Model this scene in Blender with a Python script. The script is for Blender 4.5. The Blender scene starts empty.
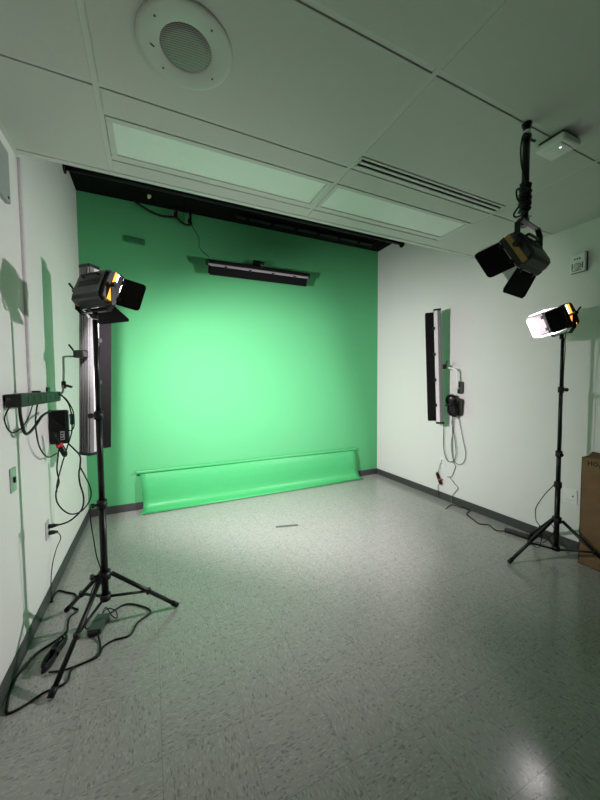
import bpy, bmesh, math, random
from mathutils import Vector, Matrix, Euler
random.seed(7)
S = bpy.context.scene
COL = S.collection
R = math.radians

# ------------------------------------------------------------------ room size (metres)
LX, RX, BY, FY = -0.617, 3.046, 3.862, -3.3
CZ, TZ = 2.569, 3.262
XA, XB, XC = -0.172, 1.052, 2.276
Y0, Y1, Y2 = 2.172, 1.584, 0.977

# ------------------------------------------------------------------ materials
def new_mat(name):
    m = bpy.data.materials.new(name); m.use_nodes = True
    n = m.node_tree.nodes; l = m.node_tree.links
    return m, n, l, n['Principled BSDF']
def plain(name, col, rough=.5, metal=0., var=.06, scale=30, bump=0., coat=0., spec=.5):
    m, n, l, b = new_mat(name)
    tc = n.new('ShaderNodeTexCoord'); nz = n.new('ShaderNodeTexNoise')
    nz.inputs['Scale'].default_value = scale; nz.inputs['Detail'].default_value = 3
    l.new(tc.outputs['Object'], nz.inputs['Vector'])
    r = n.new('ShaderNodeMapRange'); r.inputs[1].default_value = .3; r.inputs[2].default_value = .7
    r.inputs[3].default_value = 1 - var; r.inputs[4].default_value = 1 + var
    l.new(nz.outputs['Fac'], r.inputs[0])
    mx = n.new('ShaderNodeVectorMath'); mx.operation = 'SCALE'
    mx.inputs[0].default_value = col; l.new(r.outputs[0], mx.inputs['Scale'])
    l.new(mx.outputs[0], b.inputs['Base Color'])
    b.inputs['Roughness'].default_value = rough; b.inputs['Metallic'].default_value = metal
    b.inputs['Coat Weight'].default_value = coat
    b.inputs['Specular IOR Level'].default_value = spec
    if bump:
        bp = n.new('ShaderNodeBump'); bp.inputs['Strength'].default_value = bump; bp.inputs['Distance'].default_value = .002
        l.new(nz.outputs['Fac'], bp.inputs['Height']); l.new(bp.outputs[0], b.inputs['Normal'])
    return m
def emit(name, col, strength, base=(.8, .8, .8)):
    m, n, l, b = new_mat(name)
    b.inputs['Base Color'].default_value = (*base, 1)
    tc = n.new('ShaderNodeTexCoord'); nz = n.new('ShaderNodeTexNoise'); nz.inputs['Scale'].default_value = 40
    l.new(tc.outputs['Object'], nz.inputs['Vector'])
    r = n.new('ShaderNodeMapRange'); r.inputs[3].default_value = .85 * strength; r.inputs[4].default_value = 1.15 * strength
    l.new(nz.outputs['Fac'], r.inputs[0])
    b.inputs['Emission Color'].default_value = (*col, 1); l.new(r.outputs[0], b.inputs['Emission Strength'])
    return m

WALL = plain('wall_paint', (.71, .705, .68), .55, var=.012, scale=160, bump=.12)
GREEN = plain('green_screen_paint', (.102, .44, .182), .75, var=.015, scale=120, bump=.1, spec=.15)
GREENV = plain('green_vinyl', (.062, .43, .145), .42, var=.02, scale=20, spec=.4)
TILE = plain('ceiling_tile', (.60, .60, .57), .9, var=.035, scale=260, bump=.35, spec=.2)
TEE = plain('ceiling_grid_paint', (.60, .60, .57), .5, var=.01)
BLACKC = plain('black_ceiling_paint', (.004, .0043, .0043), .8, var=.3, scale=8, spec=.12)
BASE = plain('baseboard_vinyl', (.050, .051, .050), .45, var=.06)
BLACK = plain('black_metal', (.005, .005, .0055), .38, var=.15, spec=.35)
BLACKM = plain('matte_black_metal', (.004, .0036, .004), .65, var=.15, spec=.12)
DOORIN = plain('barn_door_inside', (.45, .43, .44), .45, var=.03)
RUBBER = plain('cable_rubber', (.005, .005, .0055), .5, var=.2, spec=.3)
PLAST = plain('black_plastic', (.007, .007, .008), .45, var=.12, spec=.35)
ALU = plain('brushed_aluminium', (.19, .19, .19), .55, .3, var=.10, scale=60, spec=.25)
STEEL = plain('grey_steel_tube', (.40, .40, .41), .35, .8, var=.08)
WHITEP = plain('white_plastic', (.78, .78, .76), .4, var=.012)
OFFW = plain('cream_plastic', (.72, .72, .67), .42, var=.012)
DIFF = plain('acrylic_diffuser', (.80, .85, .80), .35, var=.012)
GREYB = plain('grey_enclosure_paint', (.30, .33, .31), .5, var=.04)
CARD = plain('corrugated_cardboard', (.20, .122, .058), .85, var=.10, scale=14, bump=.2)
CARDD = plain('cardboard_dark_edge', (.13, .08, .04), .9, var=.15)
RED = plain('red_strap', (.60, .03, .04), .6)
AMBER = plain('amber_end_cap', (.34, .22, .05), .4, var=.1)
DGREY = plain('dark_grey_shell', (.030, .031, .030), .42, var=.1)
STICK = plain('label_paper', (.7, .7, .7), .6)
INK = plain('black_ink', (.02, .015, .012), .7)
DARKG = plain('dark_green_mark', (.02, .15, .055), .6, var=.1)
TAPE = plain('dark_grey_plate', (.10, .10, .095), .5, var=.1)
SPOTMAT = plain('pale_brass', (.75, .70, .45), .4)
BLUEC = plain('blue_black_plastic', (.02, .03, .07), .45)
LAMPC = (1.0, .905, .96)
LAMP = emit('lamp_lens_glow', LAMPC, 25)
VENTG = emit('amber_vent_glow', (1.0, .36, .05), 2.6, (.4, .2, .05))
VENTW = emit('white_vent_glow', (1.0, .9, .95), 6)
LED = emit('status_led', (.8, 1, .9), 3)

def floor_mat():
    m, n, l, b = new_mat('vinyl_composition_tile')
    tc = n.new('ShaderNodeTexCoord')
    sep = n.new('ShaderNodeSeparateXYZ'); l.new(tc.outputs['Object'], sep.inputs[0])
    T = .3048
    def math_(op, a, bv=None):
        q = n.new('ShaderNodeMath'); q.operation = op
        if hasattr(a, 'links'): l.new(a, q.inputs[0])
        else: q.inputs[0].default_value = a
        if bv is not None:
            if hasattr(bv, 'links'): l.new(bv, q.inputs[1])
            else: q.inputs[1].default_value = bv
        return q.outputs[0]
    cx = math_('FLOOR', math_('DIVIDE', sep.outputs[0], T)); cy = math_('FLOOR', math_('DIVIDE', sep.outputs[1], T))
    par = math_('ABSOLUTE', math_('MODULO', math_('ADD', cx, cy), 2.0))
    # flecks run one way in one tile and across in the next
    def flecks(sx, sy, off):
        mp = n.new('ShaderNodeMapping'); mp.inputs['Scale'].default_value = (sx, sy, 1); mp.inputs['Location'].default_value = (off, off * .7, 0)
        l.new(tc.outputs['Object'], mp.inputs[0])
        wz = n.new('ShaderNodeTexNoise'); wz.inputs['Scale'].default_value = .35; wz.inputs['Detail'].default_value = 2
        l.new(mp.outputs[0], wz.inputs['Vector'])
        mv = n.new('ShaderNodeVectorMath'); mv.operation = 'MULTIPLY_ADD'; mv.inputs[1].default_value = (1.8, 1.8, 0)
        l.new(wz.outputs['Color'], mv.inputs[0]); l.new(mp.outputs[0], mv.inputs[2])
        v = n.new('ShaderNodeTexVoronoi'); v.inputs['Scale'].default_value = 1.0; v.inputs['Randomness'].default_value = 1
        l.new(mv.outputs[0], v.inputs['Vector'])
        return v.outputs['Color']
    A = flecks(80, 200, 0); B = flecks(200, 80, 3.1)
    mix = n.new('ShaderNodeMix'); mix.data_type = 'RGBA'; l.new(par, mix.inputs['Factor']); l.new(A, mix.inputs['A']); l.new(B, mix.inputs['B'])
    s2 = n.new('ShaderNodeSeparateColor'); l.new(mix.outputs['Result'], s2.inputs[0])
    cr = n.new('ShaderNodeValToRGB'); e = cr.color_ramp; e.interpolation = 'CONSTANT'
    e.elements[0].position = 0; e.elements[0].color = (.235, .232, .216, 1)
    e.elements[1].position = .07; e.elements[1].color = (.305, .302, .282, 1)
    for p_, c_ in ((.2, (.335, .331, .31)), (.72, (.36, .356, .334)), (.9, (.395, .391, .368))):
        k = e.elements.new(p_); k.color = (*c_, 1)
    l.new(s2.outputs[0], cr.inputs[0])
    # thin seams between the tiles
    fx = math_('ABSOLUTE', math_('SUBTRACT', math_('FRACT', math_('DIVIDE', sep.outputs[0], T)), .5))
    fy = math_('ABSOLUTE', math_('SUBTRACT', math_('FRACT', math_('DIVIDE', sep.outputs[1], T)), .5))
    seam = math_('GREATER_THAN', math_('MAXIMUM', fx, fy), .4965)
    mx2 = n.new('ShaderNodeMix'); mx2.data_type = 'RGBA'; mx2.inputs['B'].default_value = (.17, .168, .155, 1)
    l.new(math_('MULTIPLY', seam, .6), mx2.inputs['Factor']); l.new(cr.outputs[0], mx2.inputs['A'])
    # large soft wear
    nz = n.new('ShaderNodeTexNoise'); nz.inputs['Scale'].default_value = 2.2; nz.inputs['Detail'].default_value = 5
    l.new(tc.outputs['Object'], nz.inputs['Vector'])
    rr = n.new('ShaderNodeMapRange'); rr.inputs[3].default_value = .12; rr.inputs[4].default_value = .24
    l.new(nz.outputs['Fac'], rr.inputs[0]); l.new(rr.outputs[0], b.inputs['Roughness'])
    l.new(mx2.outputs['Result'], b.inputs['Base Color'])
    hgt = math_('ADD', math_('MULTIPLY', seam, -1.0), math_('MULTIPLY', s2.outputs[0], .25))
    bp = n.new('ShaderNodeBump'); bp.inputs['Strength'].default_value = .12; bp.inputs['Distance'].default_value = .0008
    l.new(hgt, bp.inputs['Height']); l.new(bp.outputs[0], b.inputs['Normal'])
    b.inputs['Specular IOR Level'].default_value = .5
    return m
FLOOR = floor_mat()
def grille_mat():
    m, n, l, b = new_mat('perforated_grille')
    tc = n.new('ShaderNodeTexCoord'); mp = n.new('ShaderNodeMapping'); mp.inputs['Scale'].default_value = (190, 190, 1); mp.inputs['Rotation'].default_value = (0, 0, .6)
    l.new(tc.outputs['Object'], mp.inputs[0])
    v = n.new('ShaderNodeTexVoronoi'); v.inputs['Randomness'].default_value = 0; v.inputs['Scale'].default_value = 1
    l.new(mp.outputs[0], v.inputs['Vector'])
    cr = n.new('ShaderNodeValToRGB'); cr.color_ramp.elements[0].position = .40; cr.color_ramp.elements[0].color = (.06, .06, .055, 1)
    cr.color_ramp.elements[1].position = .5; cr.color_ramp.elements[1].color = (.55, .55, .5, 1)
    l.new(v.outputs['Distance'], cr.inputs[0]); l.new(cr.outputs[0], b.inputs['Base Color'])
    return m
GRILLE = grille_mat()

# ------------------------------------------------------------------ mesh builder
class MB:
    def __init__(s): s.bm = bmesh.new(); s.mats = []
    def mi(s, m):
        if m is None: return 0
        if m not in s.mats: s.mats.append(m)
        return s.mats.index(m)
    def box(s, c, d, rot=None, bev=0., m=None, M=None):
        r = bmesh.ops.create_cube(s.bm, size=1)['verts']
        T = Matrix.Translation(c) @ (rot.to_matrix().to_4x4() if rot else Matrix()) @ Matrix.Diagonal((*d, 1))
        if M: T = M @ T
        bmesh.ops.transform(s.bm, matrix=T, verts=r)
        fs = {f for v in r for f in v.link_faces}
        if bev:
            es = list({e for v in r for e in v.link_edges})
            o = bmesh.ops.bevel(s.bm, geom=es, offset=bev, segments=2, affect='EDGES', profile=.5)
            fs |= set(o['faces'])
        k = s.mi(m)
        for f in fs:
            if f.is_valid: f.material_index = k
        return s
    def b2(s, a, b_, bev=0., m=None):
        a, b_ = Vector(a), Vector(b_)
        return s.box((a + b_) / 2, [abs(q) for q in (b_ - a)], bev=bev, m=m)
    def tube(s, pts, r, n=8, m=None, closed=False, caps=True):
        pts = [Vector(p) for p in pts]; rs = r if isinstance(r, (list, tuple)) else [r] * len(pts)
        rings = []; N = len(pts); prev = None
        for i, p in enumerate(pts):
            if closed: t = pts[(i + 1) % N] - pts[i - 1]
            else: t = pts[min(i + 1, N - 1)] - pts[max(i - 1, 0)]
            if t.length < 1e-9: t = Vector((0, 0, 1))
            t.normalize()
            if prev is None:
                u = t.cross(Vector((0, 0, 1)))
                if u.length < .1: u = t.cross(Vector((1, 0, 0)))
            else:
                u = prev - t * prev.dot(t)
                if u.length < 1e-4: u = t.cross(Vector((0, 1, .3)))
            u.normalize(); prev = u; w = t.cross(u)
            rings.append([s.bm.verts.new(p + (u * math.cos(2 * math.pi * k / n) + w * math.sin(2 * math.pi * k / n)) * rs[i]) for k in range(n)])
        k_ = s.mi(m); fs = []
        for i in range(N if closed else N - 1):
            a, b_ = rings[i], rings[(i + 1) % N]
            for k in range(n):
                fs.append(s.bm.faces.new((a[k], a[(k + 1) % n], b_[(k + 1) % n], b_[k])))
        if caps and not closed:
            fs.append(s.bm.faces.new(rings[0][::-1])); fs.append(s.bm.faces.new(rings[-1]))
        for f in fs: f.material_index = k_; f.smooth = len(f.verts) == 4
        return s
    def cyl(s, a, b_, r, n=16, m=None): return s.tube([a, b_], r, n, m)
    def lathe(s, prof, n=48, m=None, c=(0, 0, 0)):
        c = Vector(c); rings = []
        for r, z in prof:
            rings.append([s.bm.verts.new(c + Vector((r * math.cos(2 * math.pi * k / n), r * math.sin(2 * math.pi * k / n), z))) for k in range(n)])
        k_ = s.mi(m)
        for i in range(len(rings) - 1):
            for k in range(n):
                f = s.bm.faces.new((rings[i][k], rings[i][(k + 1) % n], rings[i + 1][(k + 1) % n], rings[i + 1][k])); f.material_index = k_; f.smooth = True
        for q in (rings[0][::-1], rings[-1]):
            f = s.bm.faces.new(q); f.material_index = k_
        return s
    def prism(s, poly, ax, a, b_, m=None):
        """poly (2-D) extruded along axis ax from a to b_"""
        def P(u, v, w): return {0: (w, u, v), 1: (u, w, v), 2: (u, v, w)}[ax]
        A = [s.bm.verts.new(P(u, v, a)) for u, v in poly]; B = [s.bm.verts.new(P(u, v, b_)) for u, v in poly]
        k_ = s.mi(m); N = len(poly); fs = [s.bm.faces.new(A[::-1]), s.bm.faces.new(B)]
        for i in range(N): fs.append(s.bm.faces.new((A[i], A[(i + 1) % N], B[(i + 1) % N], B[i])))
        for f in fs: f.material_index = k_
        return s
    def build(s, name, mat=None, parent=None, M=None, smooth=False):
        if M: bmesh.ops.transform(s.bm, matrix=M, verts=s.bm.verts[:])
        bmesh.ops.recalc_face_normals(s.bm, faces=s.bm.faces[:])
        me = bpy.data.meshes.new(name); s.bm.to_mesh(me); s.bm.free()
        ms = s.mats or [mat]
        for q in ms: me.materials.append(q if q else mat)
        o = bpy.data.objects.new(name, me); COL.objects.link(o)
        if parent: o.parent = parent
        return o
def smooth_path(pts, k=6):
    P = [Vector(p) for p in pts]
    P = [2 * P[0] - P[1]] + P + [2 * P[-1] - P[-2]]
    out = []
    for i in range(1, len(P) - 2):
        a, b_, c, d = P[i - 1:i + 3]
        for j in range(k):
            t = j / k
            out.append(.5 * ((2 * b_) + (c - a) * t + (2 * a - 5 * b_ + 4 * c - d) * t * t + (3 * b_ - a - 3 * c + d) * t ** 3))
    out.append(P[-2]); return out
def tag(o, label, cat, group=None):
    o['label'] = label; o['category'] = cat
    if group: o['group'] = group
    return o
def empty(name, loc, label, cat, group=None, rot=None):
    o = bpy.data.objects.new(name, None); COL.objects.link(o); o.location = loc; o.empty_display_size = .1
    if rot is not None: o.rotation_euler = rot
    return tag(o, label, cat, group)
def struct(name, mb, mat): 
    o = mb.build(name, mat); o['kind'] = 'structure'; return o

# ------------------------------------------------------------------ shell
struct('floor', MB().b2((LX - .1, FY - .1, -.1), (RX + .1, BY + .1, 0)), FLOOR)
struct('wall_left', MB().b2((LX - .1, FY - .1, 0), (LX, BY + .1, TZ)), WALL)
struct('wall_right', MB().b2((RX, FY - .1, 0), (RX + .1, BY + .1, TZ)), WALL)
struct('wall_back', MB().b2((LX, BY, 0), (RX, BY + .1, TZ)), GREEN)
struct('wall_front', MB().b2((LX, FY - .1, 0), (RX, FY, TZ)), plain('front_wall_paint', (.10, .10, .10), .7, var=.02))
# upper black ceiling with its ribbed deck
mb = MB().b2((LX - .1, FY - .1, TZ), (RX + .1, BY + .1, TZ + .1))
x = LX + .1
while x < RX:
    mb.b2((x, Y0, TZ - .012), (x + .05, BY - .12, TZ + .01)); x += .15
struct('ceiling_upper', mb, BLACKC)
# baseboards
BH = .082
struct('baseboard_left', MB().b2((LX, FY, 0), (LX + .009, BY - .009, BH), bev=.002), BASE)
struct('baseboard_right', MB().b2((RX - .009, FY, 0), (RX, BY - .009, BH), bev=.002), BASE)
struct('baseboard_back', MB().b2((LX, BY - .009, 0), (RX, BY, BH), bev=.002), BASE)
# drop ceiling: one mesh of lay-in tiles
xs = [LX, XA, XB, XC, RX]
ys = [Y0, Y1, Y2, .37, -.237, -.844, -1.451, -2.058, -2.665, FY]
mb = MB()
G = .0126
def lay(x0, x1, y0, y1):
    mb.b2((x0 + (G if x0 > LX else 0), y0 + (G if y0 > FY else 0), CZ), (x1 - (G if x1 < RX else 0), y1 - G, CZ + .016), bev=.0015)
for i in range(4):
    for j in range(len(ys) - 1):
        if j == 0 and i in (1, 2):
            lay(xs[i], xs[i + 1], Y1, 1.735); lay(xs[i], xs[i + 1], 2.055, Y0 + .01); continue
        if j == 1 and i == 2:
            lay(xs[i], xs[i + 1], Y2, 1.478); continue
        if j == 0: lay(xs[i], xs[i + 1], Y1, Y0 + .01); continue
        lay(xs[i], xs[i + 1], ys[j + 1], ys[j])
struct('ceiling', mb, TILE)
# the tee grid and the edge trim
mb = MB()
for xx in (XA, XB, XC): mb.b2((xx - .012, FY, CZ + .002), (xx + .012, Y0, CZ + .03))
for yy in (Y1, Y2, .37, -.237, -.844, -1.451, -2.058, -2.665): mb.b2((LX, yy - .0125, CZ + .004), (RX, yy + .009, CZ + .03))
for a, b_ in ((XA, XC),):
    for yy in (1.735, 2.055): mb.b2((a, yy - .0125, CZ + .004), (b_, yy + .009, CZ + .03))
mb.b2((XB, 1.478 - .012, CZ + .004), (XC, 1.478 + .006, CZ + .03))
struct('trim_1', mb, TEE)
struct('trim_2', MB().b2((LX, Y0, CZ - .003), (RX, Y0 + .032, CZ + .075)), TEE)
mb = MB().b2((LX, FY, CZ - .002), (LX + .02, Y0, CZ + .001)).b2((RX - .02, FY, CZ - .002), (RX, Y0, CZ + .001))
struct('trim_3', mb, TEE)
struct('ceiling_bulkhead', MB().b2((LX, Y0 + .0, CZ + .075), (RX, Y0 + .03, TZ)), BLACKC)

# ------------------------------------------------------------------ ceiling fittings
def ceiling_light(x0, x1, label):
    t = empty('ceiling_light', ((x0 + x1) / 2, 1.895, CZ), label, 'ceiling light', 'flat ceiling lights')
    w = (x1 - x0) / 2 - .014; h = .146; f = .028
    m_ = MB()
    m_.b2((-w, -h, 0), (w, -h + f, .02), bev=.002).b2((-w, h - f, 0), (w, h, .02), bev=.002)
    m_.b2((-w, -h + f, 0), (-w + f, h - f, .02), bev=.002).b2((w - f, -h + f, 0), (w, h - f, .02), bev=.002)
    m_.build('frame', TEE, t)
    MB().b2((-w + f - .002, -h + f - .002, .006), (w - f + .002, h - f + .002, .012)).build('diffuser', DIFF, t)
ceiling_light(XA, XB, 'unlit flat ceiling light panel above the green wall between the speaker and the ceiling edge')
ceiling_light(XB, XC, 'unlit flat ceiling light panel next to the slotted air vent, nearer the right wall')

t = empty('air_vent', ((XB + XC) / 2, 1.528, CZ), 'white linear ceiling vent with two long black slots', 'vent')
w = (XC - XB) / 2 - .014
m_ = MB()
for a, b_ in ((-.042, -.028), (-.010, .008), (.026, .042)): m_.b2((-w, a, -.002), (w, b_, .02), bev=.001)
for sx in (-1, 1): m_.b2((sx * w - .008, -.038, -.002), (sx * w + .008, .042, .02))
m_.build('frame', TEE, t)
MB().b2((-w, -.036, .004), (w, .04, .016)).build('slot_backing', BLACKC, t)

t = empty('ceiling_speaker', (.148, 1.285, CZ), 'round white ceiling speaker with a perforated grey grille', 'speaker')
MB().lathe([(.165, 0), (.165, -.004), (.160, -.0075), (.150, -.0085), (.098, -.0075), (.092, -.005), (.088, -.003), (.088, 0)], 64).build('rim', plain('speaker_paint', (.55, .55, .52), .5, var=.01), t)
MB().lathe([(.089, -.001), (.0885, -.0035), (.06, -.005), (.02, -.0055), (.0005, -.0056)], 48).build('grille', GRILLE, t)
for k in range(4):
    a = R(35 + 90 * k); MB().lathe([(.0035, -.006), (.0035, -.0098), (.001, -.010)], 12, c=(.128 * math.cos(a), .128 * math.sin(a), 0)).build('screw', DGREY, t)
MB().box((-.112, .03, -.0080), (.016, .005, .004), Euler((0, 0, .5)), bev=.001).build('badge', DGREY, t)

t = empty('wireless_access_point', (1.90, .985, CZ), 'white rounded box fixed to the ceiling beside the hanging lamp pole', 'access point')
m_ = MB(); m_.box((0, 0, -.03), (.150, .135, .032), bev=.012); m_.box((0, 0, -.047), (.10, .085, .006), bev=.003)
m_.build('housing', WHITEP, t)
MB().box((0, 0, -.007), (.125, .11, .014), bev=.002).build('mounting_base', DGREY, t)
MB().lathe([(.004, -.049), (.004, -.052), (.001, -.0525)], 12, c=(-.015, -.02, 0)).build('status_light', LED, t)

# ------------------------------------------------------------------ above the green wall
t = empty('overhead_pipe', (0, 3.36, 3.18), 'black pipe running wall to wall just beyond the ceiling edge', 'pipe')
MB().cyl((LX + .012, 0, 0), (RX - .012, 0, 0), .019, 16).build('pipe', BLACK, t)
for sx in (LX + .006, RX - .006): MB().cyl((sx - .006, 0, 0), (sx + .006, 0, 0), .045, 24).build('wall_flange', BLACK, t)
t = empty('overhead_track', (1.83, 3.76, TZ), 'black lighting track under the black upper ceiling above the green wall', 'track'); t.location.y = 3.62
MB().b2((-.92, -.03, -.055), (.92, .03, -.012), bev=.004).build('rail', BLACK, t)
for k in range(6): MB().cyl((-.8 + .3 * k, -.01, -.068), (-.8 + .3 * k, -.01, -.05), .022, 20).build('roller', BLACKM, t)
tag(MB().box((.034, 3.644, TZ - .02), (.035, .035, .02), bev=.006).box((.028, 3.644, TZ - .034), (.018, .02, .02), bev=.004).build('sprinkler_head', SPOTMAT), 'small pale sprinkler head on the black upper ceiling', 'sprinkler')
for i, (x, zb, lb) in enumerate(((.297, 3.135, 'black hook clamp hanging above the green wall, nearer the pale sprinkler'), (.44, 3.095, 'black hook clamp hanging above the green wall, nearer the tube light'))):
    t = empty('hook_clamp', (x, 3.79, TZ - .012), lb, 'clamp', 'hook clamps over the green wall')
    h = TZ - .012 - zb
    MB().b2((-.012, -.012, -h + .03), (.012, .012, 0), bev=.002).b2((-.03, -.02, -.02), (.03, .02, 0), bev=.002).build('shank', BLACK, t)
    MB().tube(smooth_path([(.0, 0, -h + .04), (.012, -.012, -h + .01), (0, -.03, -h), (-.02, -.03, -h + .02), (-.02, -.02, -h + .06)]), .010, 8).build('jaw', BLACK, t)
def cord(name, pts, r, label, cat='cable', group=None, mat=None, n=6, k=6):
    o = MB().tube(smooth_path(pts, k), r, n).build(name, mat or RUBBER)
    return tag(o, label, cat, group)
cord('power_cable', [(-.11, 3.77, 3.235), (-.081, 3.78, 3.217), (.038, 3.78, 3.163), (.152, 3.78, 3.136), (.285, 3.765, 3.14), (.35, 3.765, 3.10), (.40, 3.765, 3.085), (.45, 3.765, 3.10)], .011, 'thick black cable sagging under the black ceiling to the hook clamps', group='cables on the green wall')
cord('thin_cable', [(.445, 3.76, 3.09), (.482, 3.76, 3.034), (.522, 3.76, 2.967), (.521, 3.76, 2.88), (.552, 3.75, 2.831), (.62, 3.72, 2.76)], .004, 'thin black cable dropping from a hook clamp to the tube light', group='cables on the green wall')
tag(MB().box((-.112, BY - .014, 2.862), (.185, .028, .065), Euler((0, R(4), 0)), bev=.012).build('dark_wall_mark', DARKG), 'small dark green rounded mark high on the green wall', 'wall plate')  # dark green mark on the wall, built as a thin raised slab

# ------------------------------------------------------------------ long light bars
RAILG = plain('grey_rail', (.36, .34, .36), .45)
def light_bar(loc, rot, label, length=1.24, w=.092, d=.072, fl=.083, flare=2, rail0=.48, clamp_at=.1, dark=False):
    """stands along local z; back at y=0 facing -y; lamp side faces +y"""
    t = empty('light_bar', loc, label, 'light bar', 'long studio light bars', rot)
    h = length / 2
    m_ = MB(); prof = []
    N = 4
    for k in range(N):                       # ribbed extrusion back
        u0 = -w / 2 + w * k / N
        prof += [(u0 + .002, .000), (u0 + w / N - .007, .000), (u0 + w / N - .006, .009), (u0 + w / N, .009)]
    prof = [(-w / 2, .009)] + prof[:-1] + [(w / 2, .009), (w / 2, d * rail0), (-w / 2, d * rail0)]
    m_.prism(prof, 2, -h, h)
    m_.build('housing', BLACKM if dark else ALU, t)
    MB().b2((-w / 2 + .001, d * rail0, -h + .01), (w / 2 - .001, d, h - .01), bev=.003).build('side_rail', RAILG if dark else WHITEP, t)
    for s_ in (-1, 1): MB().b2((-w / 2 - .002, -.002, s_ * h - .010), (w / 2 + .002, d + .002, s_ * h + .010), bev=.003).build('end_cap', BLACK if not dark else BLACK, t)
    MB().b2((-w / 2 + .012, d, -h + .03), (w / 2 - .012, d + .004, h - .03)).build('diffuser', DIFF, t)
    for s_ in (-1, 1):
        a = R(flare)
        bd = MB().box((0, fl / 2, 0), (.003, fl, length - .05), bev=.001)
        o = bd.build('barn_door', BLACKM, t); o.location = (s_ * (w / 2 + .003), d + .003, 0); o.rotation_euler = (0, 0, -s_ * a)
        for zz in (-.42, -.14, .14, .42):
            MB().b2((-.006, -.012, zz - .016), (.006, .014, zz + .016), bev=.003).build('hinge', BLACK, o)
    cl = MB().box((0, -.022, clamp_at), (.09, .044, .05), bev=.008).cyl((-.03, -.03, clamp_at), (-.07, -.05, clamp_at + .06), .006, 8)
    cl.build('clamp', BLACK, t)
    return t
def rot_bar(nx, ny, lean):
    """+y -> (nx,ny,0); then lean the bar's top along world x"""
    yaw = math.atan2(-nx, ny)
    return (Matrix.Rotation(lean, 3, 'Y') @ Matrix.Rotation(yaw, 3, 'Z')).to_euler()
light_bar((-.398, 2.535, 1.515), rot_bar(.707, .707, R(1.9)), 'tall vertical light bar with ribbed aluminium back by the left wall', clamp_at=.04)
light_bar((2.925, 2.59, 1.53), rot_bar(-.72, .69, R(-3)), 'tall vertical light bar standing off the right wall, black door towards us', clamp_at=-.0)
bar_t = light_bar((1.215, 3.70, 2.735), (0, 0, 0), 'horizontal black tube light mounted high across the green wall', length=1.24, d=.055, rail0=.62, fl=.095, dark=True, clamp_at=.0)
nb = Vector((0, .42, -.91)); bx_ = Vector((1, 0, 0))           # local z -> world x, local y -> nb
zb = bx_; yb = nb.normalized(); xb = yb.cross(zb)
Mb = Matrix((xb, yb, zb)).transposed()
bar_t.rotation_euler = (Matrix.Rotation(R(-.5), 3, 'Y') @ Mb).to_euler()
m_ = MB().b2((-.05, -.12, .03), (.05, -.0, .05), bev=.003).b2((-.05, -.012, .0), (.05, .0, .1), bev=.003)
br = m_.build('wall_mount', BLACK); br.location = (1.215, BY, 2.76); tag(br, 'small black bracket holding the tube light to the green wall', 'bracket')

# arms holding the vertical bars
def arm(name, pts, r, mat, label, plate):
    t = empty(name, plate, label, 'bracket', 'wall arms of the light bars')
    o = Vector(plate)
    MB().tube(smooth_path([Vector(p) - o for p in pts], 5), r, 10).build('tube', mat, t)
    return t, o
t, o = arm('bar_bracket', [(-.437, 2.575, 1.553), (-.47, 2.62, 1.548), (-.525, 2.65, 1.545), (-.532, 2.65, 1.53), (-.532, 2.64, 1.44), (-.532, 2.61, 1.34), (-.54, 2.60, 1.302), (-.585, 2.60, 1.296), (LX + .01, 2.60, 1.296)], .0065, STEEL, 'bent grey steel arm holding the aluminium-backed light bar', (LX, 2.60, 1.296))
MB().b2((0, -.03, -.045), (.01, .03, .045), bev=.003).build('wall_plate', BLACK, t)
MB().box((.087, .02, .06), (.024, .024, .05), bev=.005).cyl((.087, .02, .06), (.135, -.0, .045), .008, 10).build('knob', BLACK, t)
t, o = arm('bar_bracket', [(2.945, 2.625, 1.535), (2.965, 2.56, 1.521), (2.975, 2.455, 1.495), (2.98, 2.44, 1.46), (2.985, 2.435, 1.35), (2.99, 2.435, 1.30), (RX - .01, 2.435, 1.295)], .011, WHITEP, 'bent white arm holding the light bar off the right wall', (RX, 2.435, 1.295))
MB().b2((-.012, -.035, -.05), (0, .035, .05), bev=.003).build('wall_plate', BLACK, t)

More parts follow.
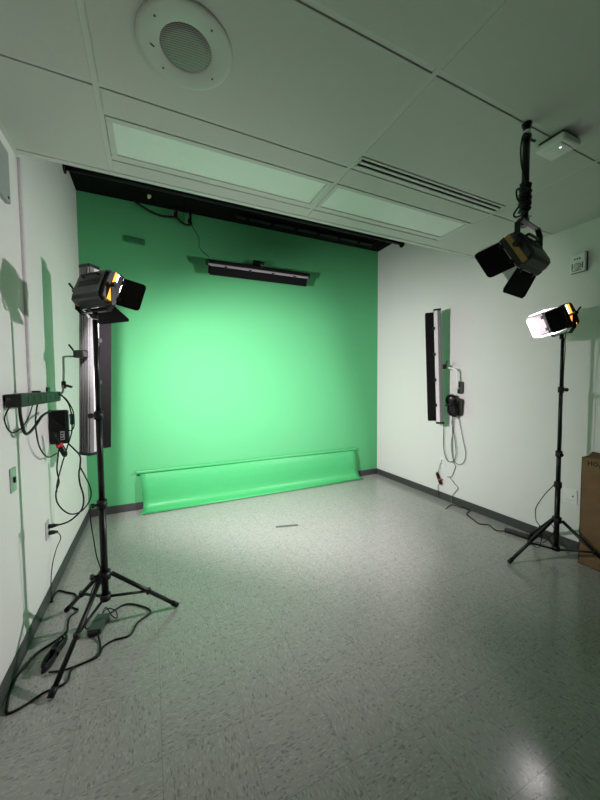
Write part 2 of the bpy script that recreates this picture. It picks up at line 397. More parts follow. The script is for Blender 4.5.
# ------------------------------------------------------------------ barn-door studio lights
SPREAD = 124
def studio_light(loc, n, pitch, label, lit, doors, under=True, size=1.0, watt=58):
    yaw = math.atan2(-n[0], n[1])
    Rm = Matrix.Rotation(yaw, 3, 'Z') @ Matrix.Rotation(-R(pitch), 3, 'X')
    t = empty('studio_light', loc, label, 'studio light', 'barn door studio lights', Rm.to_euler()); t.scale = (size,) * 3
    W, H = .265, .185
    w, h = W / 2, H / 2
    # back shell: a rounded, ribbed trough
    m_ = MB(); prof = [(-.022, -h), (-.022, h), (-.062, h), (-.078, h - .008), (-.086, h - .03), (-.088, 0), (-.086, -h + .03), (-.078, -h + .008), (-.062, -h)]
    m_.prism(prof, 0, -w + .028, w - .028)
    m_.build('back_shell', DGREY, t)
    m_ = MB()
    for k in range(4): m_.b2((-w + .05, -.091, -.012 + k * .010), (w - .05, -.084, -.007 + k * .010), bev=.001)
    m_.build('cooling_ribs', BLACK, t)
    MB().tube(smooth_path([(-.062, -.082, .05), (-.060, -.096, .05), (-.045, -.101, .05), (.045, -.101, .05), (.060, -.096, .05), (.062, -.082, .05)], 4), .007, 8).build('handle', BLACK, t)
    for s_ in (-1, 1):       # end caps: amber vents
        m_ = MB(); pr = [(-.012, -h + .004), (-.012, h - .004), (-.048, h - .004), (-.048, -h + .004)]
        m_.prism(pr, 0, min(s_ * (w - .028), s_ * (w - .004)), max(s_ * (w - .028), s_ * (w - .004)))
        cap = m_.build('end_cap', AMBER, t)
        m2 = MB(); pr2 = [(-.048, -h + .006), (-.048, h - .006), (-.070, h - .016), (-.078, 0), (-.070, -h + .016)]
        m2.prism(pr2, 0, min(s_ * (w - .028), s_ * (w - .006)), max(s_ * (w - .028), s_ * (w - .006))); m2.build('rear_cap', DGREY, t)
        xo = s_ * (w - .004)
        for z0, z1, nw in ((.010, h - .010, 2), (-h + .010, -.010, 1)):
            sl = MB()
            for k in range(4):
                yy = -.014 - k * .009
                sl.b2((xo - .002, yy - .0065, z0), (xo + .003, yy, z1), m=(VENTW if k < nw else VENTG) if lit else AMBER)
            sl.build('vent_grille', AMBER, cap)
    # front frame and reflector
    m_ = MB(); f = .014
    m_.b2((-w, -.022, h - f), (w, .006, h), bev=.003).b2((-w, -.022, -h), (w, .006, -h + f), bev=.003)
    m_.b2((-w, -.022, -h + f), (-w + f, .006, h - f), bev=.003).b2((w - f, -.022, -h + f), (w, .006, h - f), bev=.003)
    m_.build('front_frame', BLACK, t)
    MB().b2((-w + f, -.022, -h + f), (w - f, -.018, h - f)).build('reflector', DOORIN, t)
    ln = MB(); ln.lathe([(.045, 0), (.045, .008), (.030, .012), (.001, .014)], 32)
    lens = ln.build('lens', LAMP if lit else DIFF, t, M=Matrix.Translation((0, -.018, 0)) @ Matrix.Rotation(R(-90), 4, 'X'))
    if lit:
        la = bpy.data.lights.new('bulb', 'AREA'); la.shape = 'DISK'; la.size = .085; la.energy = watt; la.color = LAMPC; la.spread = R(SPREAD)
        lo = bpy.data.objects.new('bulb', la); COL.objects.link(lo); lo.parent = t
        lo.matrix_local = Matrix.Translation((0, .0, 0)) @ Matrix.Rotation(R(90), 4, 'X')
    # barn doors: (side, length, flare)
    for side, dl, fl in doors:
        hor = side in 'tb'; ww = (W - .02) if hor else (H - .012)
        m_ = MB(); c = .018; hw = ww / 2
        if hor: poly = [(-hw, 0), (-hw - dl * .10, dl - c), (-hw - dl * .10 + c, dl), (hw + dl * .10 - c, dl), (hw + dl * .10, dl - c), (hw, 0)]
        else: poly = [(-hw, 0), (-hw, dl - c), (-hw + c * .3, dl - c * .3), (-hw + c, dl), (hw - c, dl), (hw - c * .3, dl - c * .3), (hw, dl - c), (hw, 0)]
        m_.prism(poly, 2, .0004, .0016, BLACKM); m_.prism(poly, 2, -.0010, .0002, DOORIN)
        d = m_.build('barn_door', BLACKM, t)
        # door frame: x along hinge, y outward along n, z outward from the beam
        a = R(fl)
        out = {'t': Vector((0, 0, 1)), 'b': Vector((0, 0, -1)), 'l': Vector((-1, 0, 0)), 'r': Vector((1, 0, 0))}[side]
        nn = Vector((0, 1, 0)); yv = nn * math.cos(a) + out * math.sin(a); zv = out * math.cos(a) - nn * math.sin(a); xv = yv.cross(zv)
        d.matrix_local = Matrix.Translation(out * ((h if hor else w) - .001) + Vector((0, .008, 0))) @ Matrix((xv, yv, zv)).transposed().to_4x4()
        for q in (-.3, .3): MB().box((q * ww, .004, .002), (.026, .022, .008), bev=.002).build('hinge', BLACK, d)
    # U yoke; kept upright while the head tilts
    inv = Rm.inverted().to_4x4(); pv = Vector((0, -.05, 0))
    Yz = (Matrix.Rotation(yaw, 3, 'Z')).to_4x4()
    m_ = MB(); sg = -1 if under else 1
    zz = sg * (.135 if under else .140)
    aw = w + .012
    for s_ in (-1, 1): m_.box((s_ * aw, 0, zz * .40), (.006, .026, abs(zz) * .85), bev=.001)
    for s_ in (-1, 1):
        m_.box((s_ * (aw - .021), 0, zz * .90), (.058, .026, .006), Euler((0, R(-42) * s_ * sg * -1, 0)), bev=.001)
    m_.box((0, 0, zz), (2 * aw - .09, .026, .006), bev=.001)
    if under: m_.cyl((0, 0, zz - .04), (0, 0, zz), .014, 16)
    yk = m_.build('yoke', BLACK, t); yk.matrix_local = Matrix.Translation(pv) @ inv @ Yz
    for s_ in (-1, 1):
        m_ = MB().cyl((s_ * (aw + .002), 0, 0), (s_ * (aw + .024), 0, 0), .013, 14)
        if s_ == -1: m_.cyl((s_ * (aw + .018), 0, 0), (s_ * (aw + .034), -.02, .04), .006, 8)
        m_.build('tilt_knob', BLACK, yk)
    return t
DL = (-.222, 2.008, 1.838)
studio_light(DL, (.72, .694), 21, 'lit black studio light on the stand by the left wall, back turned to us', True,
             [('t', .12, 6), ('b', .12, 14), ('r', .12, 46), ('l', .13, 40)], watt=66, size=.92)
DR = (2.72, 1.388, 1.81)
studio_light(DR, (-.83, .56), 22, 'lit studio light with glaring white open doors on the stand by the right wall', True,
             [('t', .11, 8), ('b', .11, 0), ('r', .115, 12), ('l', .12, -6)], size=.92, watt=46)
studio_light((1.637, .998, 1.95), (-.17, .985), 29, 'unlit black studio light hanging from the ceiling pole', False,
             [('t', .12, 20), ('b', .13, 30), ('r', .13, 10), ('l', .135, 36)], under=False, size=.88)

# ------------------------------------------------------------------ stands
def light_stand(c, tips, zh, zb, cols, ztop, label):
    t = empty('light_stand', (c[0], c[1], 0), label, 'light stand', 'black tripod light stands')
    secs = [zb] + cols + [ztop]; rr = [.0175, .0150, .0125, .0105]
    while len(rr) < len(secs) - 1: rr.append(.01)
    for i in range(len(secs) - 1):
        MB().cyl((0, 0, secs[i]), (0, 0, secs[i + 1] + (.02 if i < len(secs) - 2 else 0)), rr[i], 20).build('pole', BLACK, t)
    for i, z in enumerate(cols):
        cm = MB().cyl((0, 0, z - .028), (0, 0, z + .014), rr[i] + .007, 20).build('collar', PLAST, t)
        a = R(200 + 25 * i)
        MB().cyl((0, 0, z - .006), (.042 * math.cos(a), .042 * math.sin(a), z - .006), .006, 8).cyl((.036 * math.cos(a), .036 * math.sin(a), z - .006), (.05 * math.cos(a), .05 * math.sin(a), z - .006), .013, 12).build('knob', PLAST, cm)
    MB().cyl((0, 0, zh - .022), (0, 0, zh + .02), .030, 20).build('spider', PLAST, t)
    MB().cyl((0, 0, zb - .012), (0, 0, zb + .02), .026, 20).build('lower_hub', PLAST, t)
    for tx, ty in tips:
        q = Vector((tx - c[0], ty - c[1], 0)); u = q.normalized()
        a = u * .032 + Vector((0, 0, zh)); b_ = q + Vector((0, 0, .014))
        lg = MB().cyl(a, b_, .0115, 12).build('leg', BLACK, t)
        MB().cyl(b_ + (a - b_).normalized() * .035, b_ - (a - b_).normalized() * .004, .0145, 12).build('rubber_foot', RUBBER, lg)
        mid = a.lerp(b_, .54)
        MB().tube([u * .024 + Vector((0, 0, zb)), mid], .0075, 8).cyl(mid - Vector((0, 0, .014)), mid + Vector((0, 0, .014)), .014, 10).build('brace', BLACK, t)
    kb = MB().cyl((0, 0, zh + .0), (-.055, -.02, zh + .012), .007, 8).cyl((-.05, -.018, zh + .01), (-.062, -.022, zh + .013), .015, 12).build('lock_knob', PLAST, t)
    return t
light_stand((-.256, 1.985), [(-.428, 1.652), (.106, 2.04), (-.493, 2.276)], .327, .20, [.723, 1.20], 1.69, 'black tripod light stand by the left wall cables')
light_stand((2.765, 1.362), [(2.384, 1.474), (2.835, .985), (2.985, 1.665)], .31, .085, [.584, .82, 1.30], 1.675, 'black tripod light stand in front of the cardboard box')

# ------------------------------------------------------------------ hanging pole
t = empty('ceiling_pole', (1.645, .985, CZ), 'black pole hanging from the ceiling grid and carrying the unlit lamp', 'pole')
MB().cyl((0, 0, -.45), (0, 0, 0), .0155, 20).build('shaft', BLACK, t)
MB().cyl((0, 0, -.052), (0, 0, -.034), .0172, 20).build('collar_band', WHITEP, t)
MB().cyl((0, 0, -.008), (0, 0, 0), .021, 20).build('ceiling_flange', BLACK, t)
MB().cyl((0, 0, -.075), (0, 0, -.055), .021, 16).cyl((0, 0, -.065), (.05, -.01, -.07), .006, 8).build('clamp', BLACK, t)
m_ = MB()
pts = [((.020 + .004 * math.sin(a * 1.7)) * math.cos(a * .9), (.020 + .004 * math.sin(a * 2.3)) * math.sin(a * .9), -.27 - .0022 * a) for a in range(0, 62)]
m_.tube(smooth_path(pts, 3), .007, 6); m_.build('cable_wrap', RUBBER, t)
MB().cyl((0, 0, -.44), (0, 0, -.412), .012, 16).cyl((.0, 0, -.425), (.03, -.01, -.425), .005, 8).build('spigot', STEEL, t)
MB().cyl((0, 0, -.472), (0, 0, -.44), .020, 16).build('socket', BLACK, t)
cord('lamp_cable', [(1.63, .965, 2.50), (1.584, .96, 2.488), (1.564, .96, 2.429), (1.567, .96, 2.368), (1.584, .96, 2.319), (1.615, .96, 2.27)], .004, 'thin black cable bowed beside the hanging pole', group='cables on the hanging pole')
cord('lamp_cable', [(1.615, .955, 2.25), (1.556, .955, 2.238), (1.532, .955, 2.219), (1.544, .955, 2.182), (1.60, .955, 2.165), (1.56, .955, 2.16), (1.525, .955, 2.124), (1.518, .955, 2.105), (1.547, .955, 2.107), (1.60, .955, 2.14)], .004, 'black cable looped around the bottom of the hanging pole', group='cables on the hanging pole')

# ------------------------------------------------------------------ green cove
t = empty('green_backdrop', (1.255, 3.80, 0), 'low curved green vinyl sweep on the floor against the green wall', 'backdrop')
X0, X1 = -1.40, 1.385
prof = [(3.838, .425), (3.832, .40), (3.812, .33), (3.800, .25), (3.797, .18), (3.795, .12), (3.787, .075), (3.768, .045), (3.745, .032), (3.722, .028), (3.706, .022), (3.700, .012), (3.706, .003)]
pp = [(v.x, v.y) for v in smooth_path([(a - 3.80, b_, 0) for a, b_ in prof], 4)]
m_ = MB(); rowsA = []
NX = 40
rows = []
for i in range(NX + 1):
    u = i / NX; row = []
    for j, (y, z) in enumerate(pp):
        k = j / (len(pp) - 1)
        xx = X0 + (X1 - X0) * u
        # the foot runs a little wider than the top on the right, and the sheet bows in at the left end
        xx += (.05 * max(0, k - .35) / .65) * (1 if u > .5 else 0) * (u - .5) * 2
        xx += .035 * math.sin(k * math.pi) * (1 - u) ** 6
        bow = .004 * math.sin(u * 9 + k * 2)
        row.append(m_.bm.verts.new((xx, y + bow - .03 * (0 if k < .6 else (k - .6) / .4) * (1 - u), z)))
    rows.append(row)
for i in range(NX):
    for j in range(len(pp) - 1):
        f = m_.bm.faces.new((rows[i][j], rows[i][j + 1], rows[i + 1][j + 1], rows[i + 1][j])); f.smooth = True
sh = m_.build('sheet', GREENV, t)
so = sh.modifiers.new('thick', 'SOLIDIFY'); so.thickness = .004; so.offset = 0
MB().b2((X0 - .025, .012, .405), (X1 + .012, .052, .432), bev=.006).build('top_rail', GREENV, t)
MB().tube([(X0 + .03, -.122, .014), (X1 + .02, -.094, .014)], .0125, 12).build('weighted_hem', GREENV, t)

tag(MB().box((1.140, 2.788, .0015), (.215, .034, .003), Euler((0, 0, R(-14))), bev=.001).build('floor_strip', TAPE), 'short dark grey strip lying on the floor in front of the green backdrop', 'floor strip')

# ------------------------------------------------------------------ left wall things
tag(MB().b2((LX, 2.238, 1.31), (LX + .014, 2.262, CZ), bev=.003).build('cable_raceway', plain('raceway_grey', (.62, .60, .61), .4)), 'slim grey cable raceway running up the left wall to the ceiling', 'raceway')
t = empty('wall_box', (LX, 2.03, 2.35), 'grey metal box high on the left wall cut off by the picture edge', 'wall box')
MB().b2((0, -.28, -.12), (.022, .02, .125), bev=.004).build('cover', GREYB, t)
MB().cyl((.020, -.01, -.10), (.0245, -.01, -.10), .007, 12).build('screw', BLACK, t)
t = empty('switch_plate', (LX, 1.965, .90), 'small metal switch plate low on the left wall', 'switch')
MB().b2((0, -.035, -.058), (.006, .035, .058), bev=.002).build('plate', plain('switch_steel', (.45, .47, .45), .35, .6), t)
MB().b2((.005, -.008, -.014), (.014, .008, .014), bev=.002).build('toggle', BLACK, t)
def outlet(loc, side, label, rec_mat, pl_mat):
    t = empty('wall_outlet', loc, label, 'outlet', 'wall outlets', (0, 0, 0 if side > 0 else math.pi))
    MB().b2((0, -.036, -.058), (.006, .036, .058), bev=.002).build('cover_plate', pl_mat, t)
    for zz in (-.021, .021):
        r_ = MB().b2((.005, -.016, zz - .014), (.0085, .016, zz + .014), bev=.002).build('receptacle', rec_mat, t)
        MB().b2((.008, -.008, zz - .002), (.0092, -.005, zz + .007)).b2((.008, .005, zz - .002), (.0092, .008, zz + .007)).build('slots', INK, r_)
    return t
outlet((LX, 2.46, .449), 1, 'wall outlet with two black plugs low on the left wall', OFFW, plain('grey_cover', (.5, .5, .5), .4))
outlet((RX, 2.668, .436), -1, 'white wall outlet below the light bar on the right wall', WHITEP, WHITEP)
t = empty('wall_outlet', (RX, 1.41, .434), 'white wall jack plate beside the cardboard box', 'outlet', 'wall outlets', (0, 0, math.pi))
MB().b2((0, -.047, -.058), (.007, .047, .058), bev=.002).build('cover_plate', WHITEP, t)
MB().b2((.006, .014, -.004), (.009, .024, .008), bev=.001).build('jack', INK, t)
MB().b2((.006, -.03, -.035), (.0078, .03, -.033)).build('groove', GREYB, t)

t = empty('power_strip', (LX, 2.26, 1.288), 'long black power strip jutting along the left wall beneath the raceway', 'power strip', 'black power strips')
MB().b2((.008, -.36, -.038), (.068, .36, .024), bev=.004).build('body', PLAST, t)
for k in range(6): MB().b2((.060, -.27 + k * .1, -.025), (.0695, -.225 + k * .1, .012), bev=.002).build('socket', BLACK, t)
MB().b2((.0, -.015, .018), (.05, .015, .035), bev=.003).build('mounting_clip', BLACK, t)
MB().b2((.012, -.362, -.004), (.03, -.358, .008)).build('rocker_switch', DGREY, t)
MB().b2((.016, -.24, .0235), (.05, .02, .026), bev=.001).build('top_label', DGREY, t)

def power_supply(loc, rot, dims, label, sticker=True):
    t = empty('power_supply', loc, label, 'power supply', 'black power supplies', rot)
    x, y, z = dims
    MB().b2((-x / 2, -y / 2, -z / 2), (x / 2, y / 2, z / 2), bev=.008).build('case', PLAST, t)
    m_ = MB()
    for k in range(4): m_.b2((-x / 2 + .012, -y / 2 - .002, z / 2 - .03 - k * .016), (x / 2 - .03, -y / 2 + .002, z / 2 - .024 - k * .016))
    m_.build('fins', BLACK, t)
    MB().b2((x / 2 - .016, -y / 2 - .004, -z / 2 + .01), (x / 2 + .002, y / 2 + .002, z / 2 - .006), bev=.003).build('side_flange', DGREY, t)
    if sticker:
        sk = MB().b2((x * .06, -y / 2 - .0035, -z * .38), (x * .29, -y / 2 - .0005, -z * .12)).build('label_sticker', STICK, t)
        m_ = MB()
        for k in range(3): m_.b2((x * .09, -y / 2 - .0045, -z * .35 + k * z * .075), (x * (.24 if k != 1 else .2), -y / 2 - .003, -z * .31 + k * z * .075))
        m_.build('print', INK, sk)
    return t
power_supply((-.565, 2.625, 1.075), (0, 0, R(6)), (.10, .05, .225), 'black boxy power supply with a white label hanging from the left arm')
power_supply((3.0, 2.465, 1.09), (R(10), 0, R(-60)), (.13, .055, .18), 'black boxy power supply wrapped in cables on the right wall', False)
power_supply((3.0275, 2.432, 1.30), (0, 0, R(-90)), (.055, .035, .13), 'small black adapter above the wrapped power supply on the right wall', False)

# coiled cords with red straps
def coiled(a, b_, r, label, group, wid=None, strap_t=.45, loops=4, red=True, rad=.004):
    a, b_ = Vector(a), Vector(b_); t = empty('coiled_cord', (a + b_) / 2, label, 'cable', group); c = (a + b_) / 2
    ax = (b_ - a).normalized(); s1 = ax.cross(Vector((0, 0, 1)) if abs(ax.z) < .8 else Vector((1, 0, 0))).normalized(); s2 = ax.cross(s1)
    L = (b_ - a).length / 2; pts = []
    for k in range(loops):
        off = (k - (loops - 1) / 2) * rad * 1.7
        for q in range(12):
            th = 2 * math.pi * q / 12
            pts.append(ax * L * math.cos(th) * (.9 + .1 * math.sin(k * 2.1)) + s1 * (r * math.sin(th) * (.55 + .45 * abs(math.cos(th)))) + s2 * (off + .003 * math.sin(th + k)))
    MB().tube(smooth_path(pts, 3), rad, 6).build('cord', RUBBER, t)
    m_ = MB(); p = ax * L * (2 * strap_t - 1)
    m_.tube([p - ax * .009, p + ax * .009], r * .85 + .004, 12)
    if red: m_.tube([p + s1 * r * .5, p + s1 * (r + .02)], .008, 6)
    m_.build('strap', RED if red else RUBBER, t)
    return t
coiled((-.56, 2.43, 1.06), (-.505, 2.47, .90), .017, 'black cord coiled with a red strap below the left power supply', 'coiled cords', strap_t=.5)
coiled((3.02, 2.727, .307), (3.018, 2.655, .172), .014, 'black cord bundled with a red strap hanging below the right outlet', 'coiled cords', strap_t=.6)
coiled((-.495, 1.815, .026), (-.447, 2.022, .026), .024, 'black cord coiled in a long bundle on the floor by the left baseboard', 'coiled cords', red=False, loops=5, rad=.0042)
coiled((2.955, 2.50, 1.225), (2.965, 2.455, .985), .075, 'black cord wound round the power supply on the right wall', 'coiled cords', red=False, loops=7, rad=.005)

# ------------------------------------------------------------------ cords
gl = 'cords on the left wall'
cord('power_cable', [(-.565, 1.93, 1.265), (-.565, 1.93, 1.224), (-.565, 1.94, 1.186), (-.565, 1.97, 1.129), (-.565, 2.02, 1.112), (-.565, 2.13, 1.135), (-.56, 2.24, 1.18), (-.558, 2.40, 1.20)], .007, 'thick black cord looping under the near end of the power strip', group=gl)
cord('thin_cable', [(-.595, 1.91, 1.258), (-.613, 1.90, 1.20), (-.614, 1.956, 1.136), (-.614, 2.06, 1.125), (-.613, 2.2, 1.17), (-.605, 2.281, 1.262)], .003, 'thin cord hanging against the left wall under the power strip', group=gl)
cord('power_cable', [(-.575, 2.24, 1.264), (-.575, 2.195, 1.191), (-.575, 2.184, 1.111), (-.575, 2.237, 1.002), (-.575, 2.379, .922), (-.565, 2.53, .915)], .004, 'black cord drooping from mid power strip to the red-strapped coil', group=gl)
cord('power_cable', [(-.56, 2.60, 1.296), (-.534, 2.58, 1.283), (-.503, 2.58, 1.236), (-.489, 2.58, 1.175), (-.486, 2.58, 1.108), (-.488, 2.57, 1.041), (-.514, 2.57, .949), (-.545, 2.56, .838), (-.576, 2.56, .715), (-.584, 2.57, .649)], .004, 'black cord falling from the arm past the labelled power supply', group=gl)
tag(MB().tube(smooth_path([(-.488, 2.572, 1.165), (-.485, 2.572, 1.13), (-.486, 2.572, 1.09)]), [.006] + [.011] * 11 + [.006], 10).build('inline_connector', BLUEC), 'small dark blue connector on the cord beside the labelled power supply', 'connector')
cord('power_cable', [(-.545, 2.60, 1.293), (-.512, 2.60, 1.255), (-.480, 2.585, 1.187), (-.474, 2.585, 1.12), (-.480, 2.585, 1.066), (-.503, 2.575, 1.053), (-.556, 2.565, 1.097), (-.59, 2.565, 1.14)], .0035, 'black cord curving across the front of the labelled power supply', group=gl)
cord('power_cable', [(-.502, 2.54, .97), (-.466, 2.5, .939), (-.435, 2.5, .89), (-.437, 2.5, .824), (-.445, 2.5, .772), (-.441, 2.5, .705), (-.425, 2.5, .623), (-.43, 2.5, .556), (-.453, 2.5, .514), (-.504, 2.48, .476), (-.558, 2.465, .468), (-.60, 2.46, .470)], .0052, 'thick black cord sweeping down from the power supply to the left outlet', group=gl)
tag(MB().tube([(-.607, 2.46, .470), (-.585, 2.46, .470), (-.555, 2.463, .470)], [.014, .013, .006], 10).build('plug', PLAST), 'black plug in the upper socket of the left wall outlet', 'plug', 'plugs in the left outlet')
tag(MB().tube([(-.607, 2.46, .428), (-.585, 2.46, .428), (-.560, 2.463, .425)], [.014, .013, .006], 10).build('plug', PLAST), 'black plug in the lower socket of the left wall outlet', 'plug', 'plugs in the left outlet')
cord('power_cable', [(-.444, 2.53, .816), (-.419, 2.54, .745), (-.393, 2.54, .667), (-.389, 2.54, .605), (-.414, 2.54, .547), (-.455, 2.54, .506), (-.505, 2.54, .501), (-.547, 2.54, .536), (-.577, 2.54, .594), (-.58, 2.54, .66), (-.562, 2.54, .724), (-.57, 2.54, .804), (-.562, 2.54, .888), (-.556, 2.56, .955)], .0045, 'black cord making a wide drooping loop below the left power supply', group=gl)
cord('thin_cable', [(-.58, 2.465, .426), (-.56, 2.48, .405), (-.565, 2.53, .35), (-.59, 2.54, .29), (-.595, 2.47, .24), (-.60, 2.44, .17), (-.60, 2.42, .09), (-.595, 2.40, .03), (-.59, 2.41, .006)], .003, 'thin black cord dropping from the left outlet to the floor', group=gl)
gf = 'cords on the floor'
fa = [(-.602, 2.413), (-.603, 2.48), (-.59, 2.533), (-.541, 2.495), (-.475, 2.43), (-.475, 2.316), (-.435, 2.259), (-.465, 2.209), (-.463, 2.147), (-.459, 2.08), (-.507, 2.02), (-.558, 1.975), (-.585, 1.898), (-.60, 1.854), (-.602, 1.821), (-.598, 1.751), (-.587, 1.692), (-.571, 1.653), (-.528, 1.66), (-.466, 1.699), (-.424, 1.703), (-.384, 1.723), (-.374, 1.793), (-.28, 1.817), (-.261, 1.875), (-.215, 1.904), (-.14, 1.906), (-.104, 1.994), (-.042, 2.045), (-.059, 2.1), (-.138, 2.176), (-.193, 2.192), (-.247, 2.151), (-.285, 2.125)]
cord('power_cable', [(a, b_, .0055) for a, b_ in fa], .0052, 'long black cord winding over the floor around the left stand', group=gf)
cord('power_cable', [(-.296, 1.972, .014), (-.28, 1.92, .0052), (-.274, 1.875, .005), (-.277, 1.835, .006), (-.315, 1.812, .005), (-.389, 1.80, .005), (-.425, 1.80, .006), (-.47, 1.80, .016)], .0045, 'short black cord between the floor adapter and the coiled bundle', group=gf)
cord('thin_cable', [(-.298, 2.135, .016), (-.287, 2.189, .02), (-.268, 2.152, .03), (-.242, 2.094, .02), (-.215, 2.072, .012), (-.223, 2.112, .03), (-.269, 2.15, .035), (-.30, 2.12, .02)], .003, 'thin black cord curled on top of the floor adapter', group=gf)
t = empty('power_adapter', (-.301, 2.055, 0), 'dark power adapter brick lying on the floor under the left stand', 'adapter')
t.rotation_euler = (0, 0, R(-14))
MB().b2((-.034, -.065, 0), (.034, .065, .034), bev=.005).build('brick', plain('green_black_plastic', (.035, .05, .042), .4), t)
MB().b2((-.022, -.082, .005), (.022, -.062, .028), bev=.004).build('socket', PLAST, t)
cord('thin_cable', [(-.262, 1.955, .70), (-.300, 1.95, .73), (-.305, 1.95, .66), (-.295, 1.95, .55), (-.285, 1.955, .45), (-.27, 1.955, .36), (-.31, 1.94, .28), (-.34, 1.99, .15), (-.36, 2.05, .012), (-.31, 2.12, .012)], .003, 'thin black cord hanging down the pole of the left stand', group='cords on the stands')
gr = 'cords on the right wall'
cord('power_cable', [(3.02, 2.633, .91), (3.02, 2.634, .631), (3.02, 2.598, .5), (3.02, 2.544, .466), (3.02, 2.492, .499), (3.02, 2.467, .571), (3.02, 2.483, .724), (3.02, 2.525, .896), (3.015, 2.51, 1.0)], .0042, 'black cord in a long drooping loop from the right light bar', group=gr)
tgrey = plain('grey_cord_sheath', (.16, .165, .16), .5)
cord('thin_cable', [(3.02, 2.45, 1.01), (3.03, 2.418, .842), (3.03, 2.391, .737), (3.03, 2.357, .592), (3.03, 2.386, .488), (3.03, 2.461, .461), (3.03, 2.513, .505), (3.03, 2.542, .657), (3.03, 2.519, .829), (3.02, 2.50, 1.0)], .0034, 'grey cord in the widest loop below the right power supply', group=gr, mat=tgrey)
cord('thin_cable', [(3.02, 2.52, 1.0), (3.034, 2.528, .66), (3.036, 2.511, .475), (3.034, 2.484, .433), (3.034, 2.496, .385), (3.034, 2.534, .301), (3.034, 2.588, .283), (3.034, 2.557, .285), (3.034, 2.5, .238), (3.034, 2.446, .193), (3.03, 2.491, .128), (3.025, 2.523, .06), (3.015, 2.51, .006)], .0034, 'dark grey cord zigzagging down the right wall to the baseboard', group=gr, mat=tgrey)
cord('thin_cable', [(3.035, 2.668, .457), (3.02, 2.665, .44), (3.02, 2.687, .38), (3.02, 2.71, .30)], .003, 'thin cord from the right outlet to the red-strapped bundle', group=gr)
cord('thin_cable', [(3.02, 2.66, .18), (3.028, 2.699, .17), (3.028, 2.712, .131), (3.028, 2.703, .07), (3.02, 2.69, .012)], .003, 'thin cord from the red-strapped bundle down to the floor', group=gr)
cord('power_cable', [(2.83, 2.425, .0055), (2.924, 2.467, .0055), (2.99, 2.47, .0055), (3.01, 2.395, .0055), (3.022, 2.326, .0055), (3.0, 2.276, .0055), (2.899, 2.229, .0055), (2.853, 2.124, .0055), (2.81, 2.023, .0055), (2.868, 1.971, .0055), (2.82, 1.87, .0055), (2.862, 1.815, .012)], .0048, 'black cord trailing across the floor along the right baseboard', group=gf)
t = empty('power_strip', (2.90, 1.735, 0), 'black power strip on the floor behind the right stand', 'power strip', 'black power strips', (0, 0, R(12)))
MB().b2((-.025, -.10, .001), (.025, .09, .034), bev=.006).build('body', PLAST, t)
for k in range(3): MB().b2((-.014, -.075 + k * .05, .033), (.014, -.045 + k * .05, .036), bev=.001).build('socket', BLACK, t)
cord('thin_cable', [(2.752, 1.36, .62), (2.749, 1.39, .559), (2.687, 1.4, .515), (2.613, 1.4, .465), (2.565, 1.4, .42), (2.562, 1.4, .368), (2.596, 1.41, .308), (2.701, 1.43, .226), (2.76, 1.46, .12), (2.80, 1.50, .02), (2.86, 1.60, .006), (2.89, 1.64, .012)], .003, 'thin black cord bowing off the pole of the right stand', group='cords on the stands')
cord('thin_cable', [(2.752, 1.335, 1.72), (2.735, 1.332, 1.66), (2.742, 1.333, 1.58), (2.748, 1.34, 1.45), (2.745, 1.34, 1.30), (2.735, 1.34, 1.2), (2.745, 1.34, 1.0), (2.738, 1.338, .82), (2.742, 1.338, .7), (2.748, 1.345, .6)], .003, 'thin black cord running up the right stand pole to its lamp', group='cords on the stands')
cord('thin_cable', [(2.95, 1.50, .20), (2.93, 1.46, .16), (2.92, 1.48, .10), (2.90, 1.52, .03), (2.90, 1.58, .006)], .0028, 'short thin cord standing up behind the right stand legs', group='cords on the floor')

# ------------------------------------------------------------------ right wall alarm, box
t = empty('alarm_strobe', (RX, 1.40, 2.27), 'small white alarm unit high on the right wall beside the ceiling lamp', 'alarm', None, (0, 0, math.pi))
MB().b2((-.001, -.052, -.072), (.014, .052, .072), bev=.003).build('back_plate', DGREY, t)
MB().b2((.012, -.05, -.07), (.038, .05, .07), bev=.006).build('housing', WHITEP, t)
m_ = MB()
for k in range(3): m_.b2((.037, -.022 + k * .016, .022), (.0395, -.012 + k * .016, .034), bev=.001)
m_.build('sounder_slots', DGREY, t)
ln = MB().lathe([(.026, 0), (.024, .010), (.014, .016), (.001, .018)], 24).build('lens', plain('clear_lens', (.55, .55, .52), .15), t, M=Matrix.Translation((.037, .0, -.028)) @ Matrix.Rotation(R(90), 4, 'Y'))
m_ = MB().b2((.0375, -.036, -.056), (.0392, -.030, .0)).b2((.0375, .031, -.052), (.0392, .037, -.004)).b2((.0375, -.03, -.062), (.0392, .03, -.057))
m_.build('red_markings', DGREY, t)

t = empty('cardboard_box', (2.95, .93, 0), 'tall brown cardboard box with black handwriting leaning by the right wall', 'box')
bx0, bx1, by0, by1, bh = -.085, .082, -.26, .335, .80
m_ = MB(); th = .005
m_.b2((bx0, by0, 0), (bx0 + th, by1, bh)).b2((bx1 - th, by0, 0), (bx1, by1, bh)).b2((bx0, by0, 0), (bx1, by0 + th, bh)).b2((bx0, by1 - th, 0), (bx1, by1, bh)).b2((bx0, by0, .0), (bx1, by1, th))
m_.build('carton', CARD, t)
MB().box((.0, .0, bh - .004), (.15, by1 - by0 - .03, .005), Euler((0, R(3), 0))).build('flap', CARD, t)
MB().box((-.04, by1 - .14, bh + .012), (.075, .22, .005), Euler((R(5), R(-24), 0))).build('flap', CARDD, t)
MB().b2((bx0 - .0006, by0 + .002, .035), (bx0, by1 - .12, .045)).build('printed_band', CARDD, t)
m_ = MB()
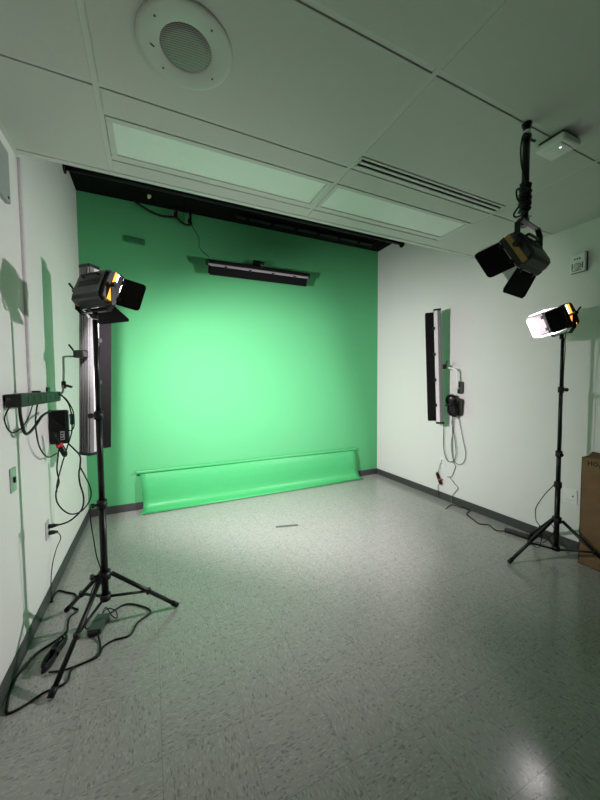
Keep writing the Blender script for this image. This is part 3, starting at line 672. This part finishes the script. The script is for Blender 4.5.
def stroke(pts): m_.tube([(bx0 - .0006, y, z) for y, z in pts], .0028, 5)
yy = by1 - .040; zt = bh - .022; zl = bh - .054      # letters run towards the front (-y)
stroke([(yy, zt), (yy - .001, zl)]); stroke([(yy - .018, zt), (yy - .020, zl)]); stroke([(yy, (zt + zl) / 2), (yy - .019, (zt + zl) / 2 + .003)])
stroke([(yy - .043 + .013 * math.cos(a * .524), (zt + zl) / 2 + .014 * math.sin(a * .524)) for a in range(13)])
stroke([(yy - .064, zl), (yy - .076, zt), (yy - .088, zl)]); stroke([(yy - .069, zl + .011), (yy - .083, zl + .011)])
m_.build('handwriting', INK, t)

# ------------------------------------------------------------------ world, camera
wd = bpy.data.worlds.new('World'); S.world = wd; wd.use_nodes = True
bg = wd.node_tree.nodes['Background']; bg.inputs[0].default_value = (.01, .01, .01, 1); bg.inputs[1].default_value = 0.1

f_px, yaw, pitch, roll = 322.17, .4321, .0487, -.0073
cam = bpy.data.cameras.new('camera'); co = bpy.data.objects.new('camera', cam); COL.objects.link(co)
s, c, sp, cp, sr, cr = math.sin(yaw), math.cos(yaw), math.sin(pitch), math.cos(pitch), math.sin(roll), math.cos(roll)
r0 = Vector((c, -s, 0)); u0 = Vector((s * sp, c * sp, cp)); fw = Vector((s * cp, c * cp, -sp))
right = r0 * cr + u0 * sr; up = -r0 * sr + u0 * cr
co.matrix_world = Matrix.Translation((0, 0, 1.34824)) @ Matrix((right, up, -fw)).transposed().to_4x4()
cam.sensor_fit = 'VERTICAL'; cam.sensor_height = 36; cam.sensor_width = 27; cam.lens = f_px / 800 * 36
cam.clip_start = .02
S.camera = co
S.view_settings.view_transform = 'Standard'; S.view_settings.look = 'None'
S.view_settings.exposure = -0.1; S.view_settings.gamma = 1; S.view_settings.use_curve_mapping = False
S.cycles.use_denoising = True
S.cycles.max_bounces = 14; S.cycles.diffuse_bounces = 10; S.cycles.glossy_bounces = 5
S.cycles.sample_clamp_indirect = 6.0
S.cycles.caustics_reflective = False; S.cycles.caustics_refractive = False
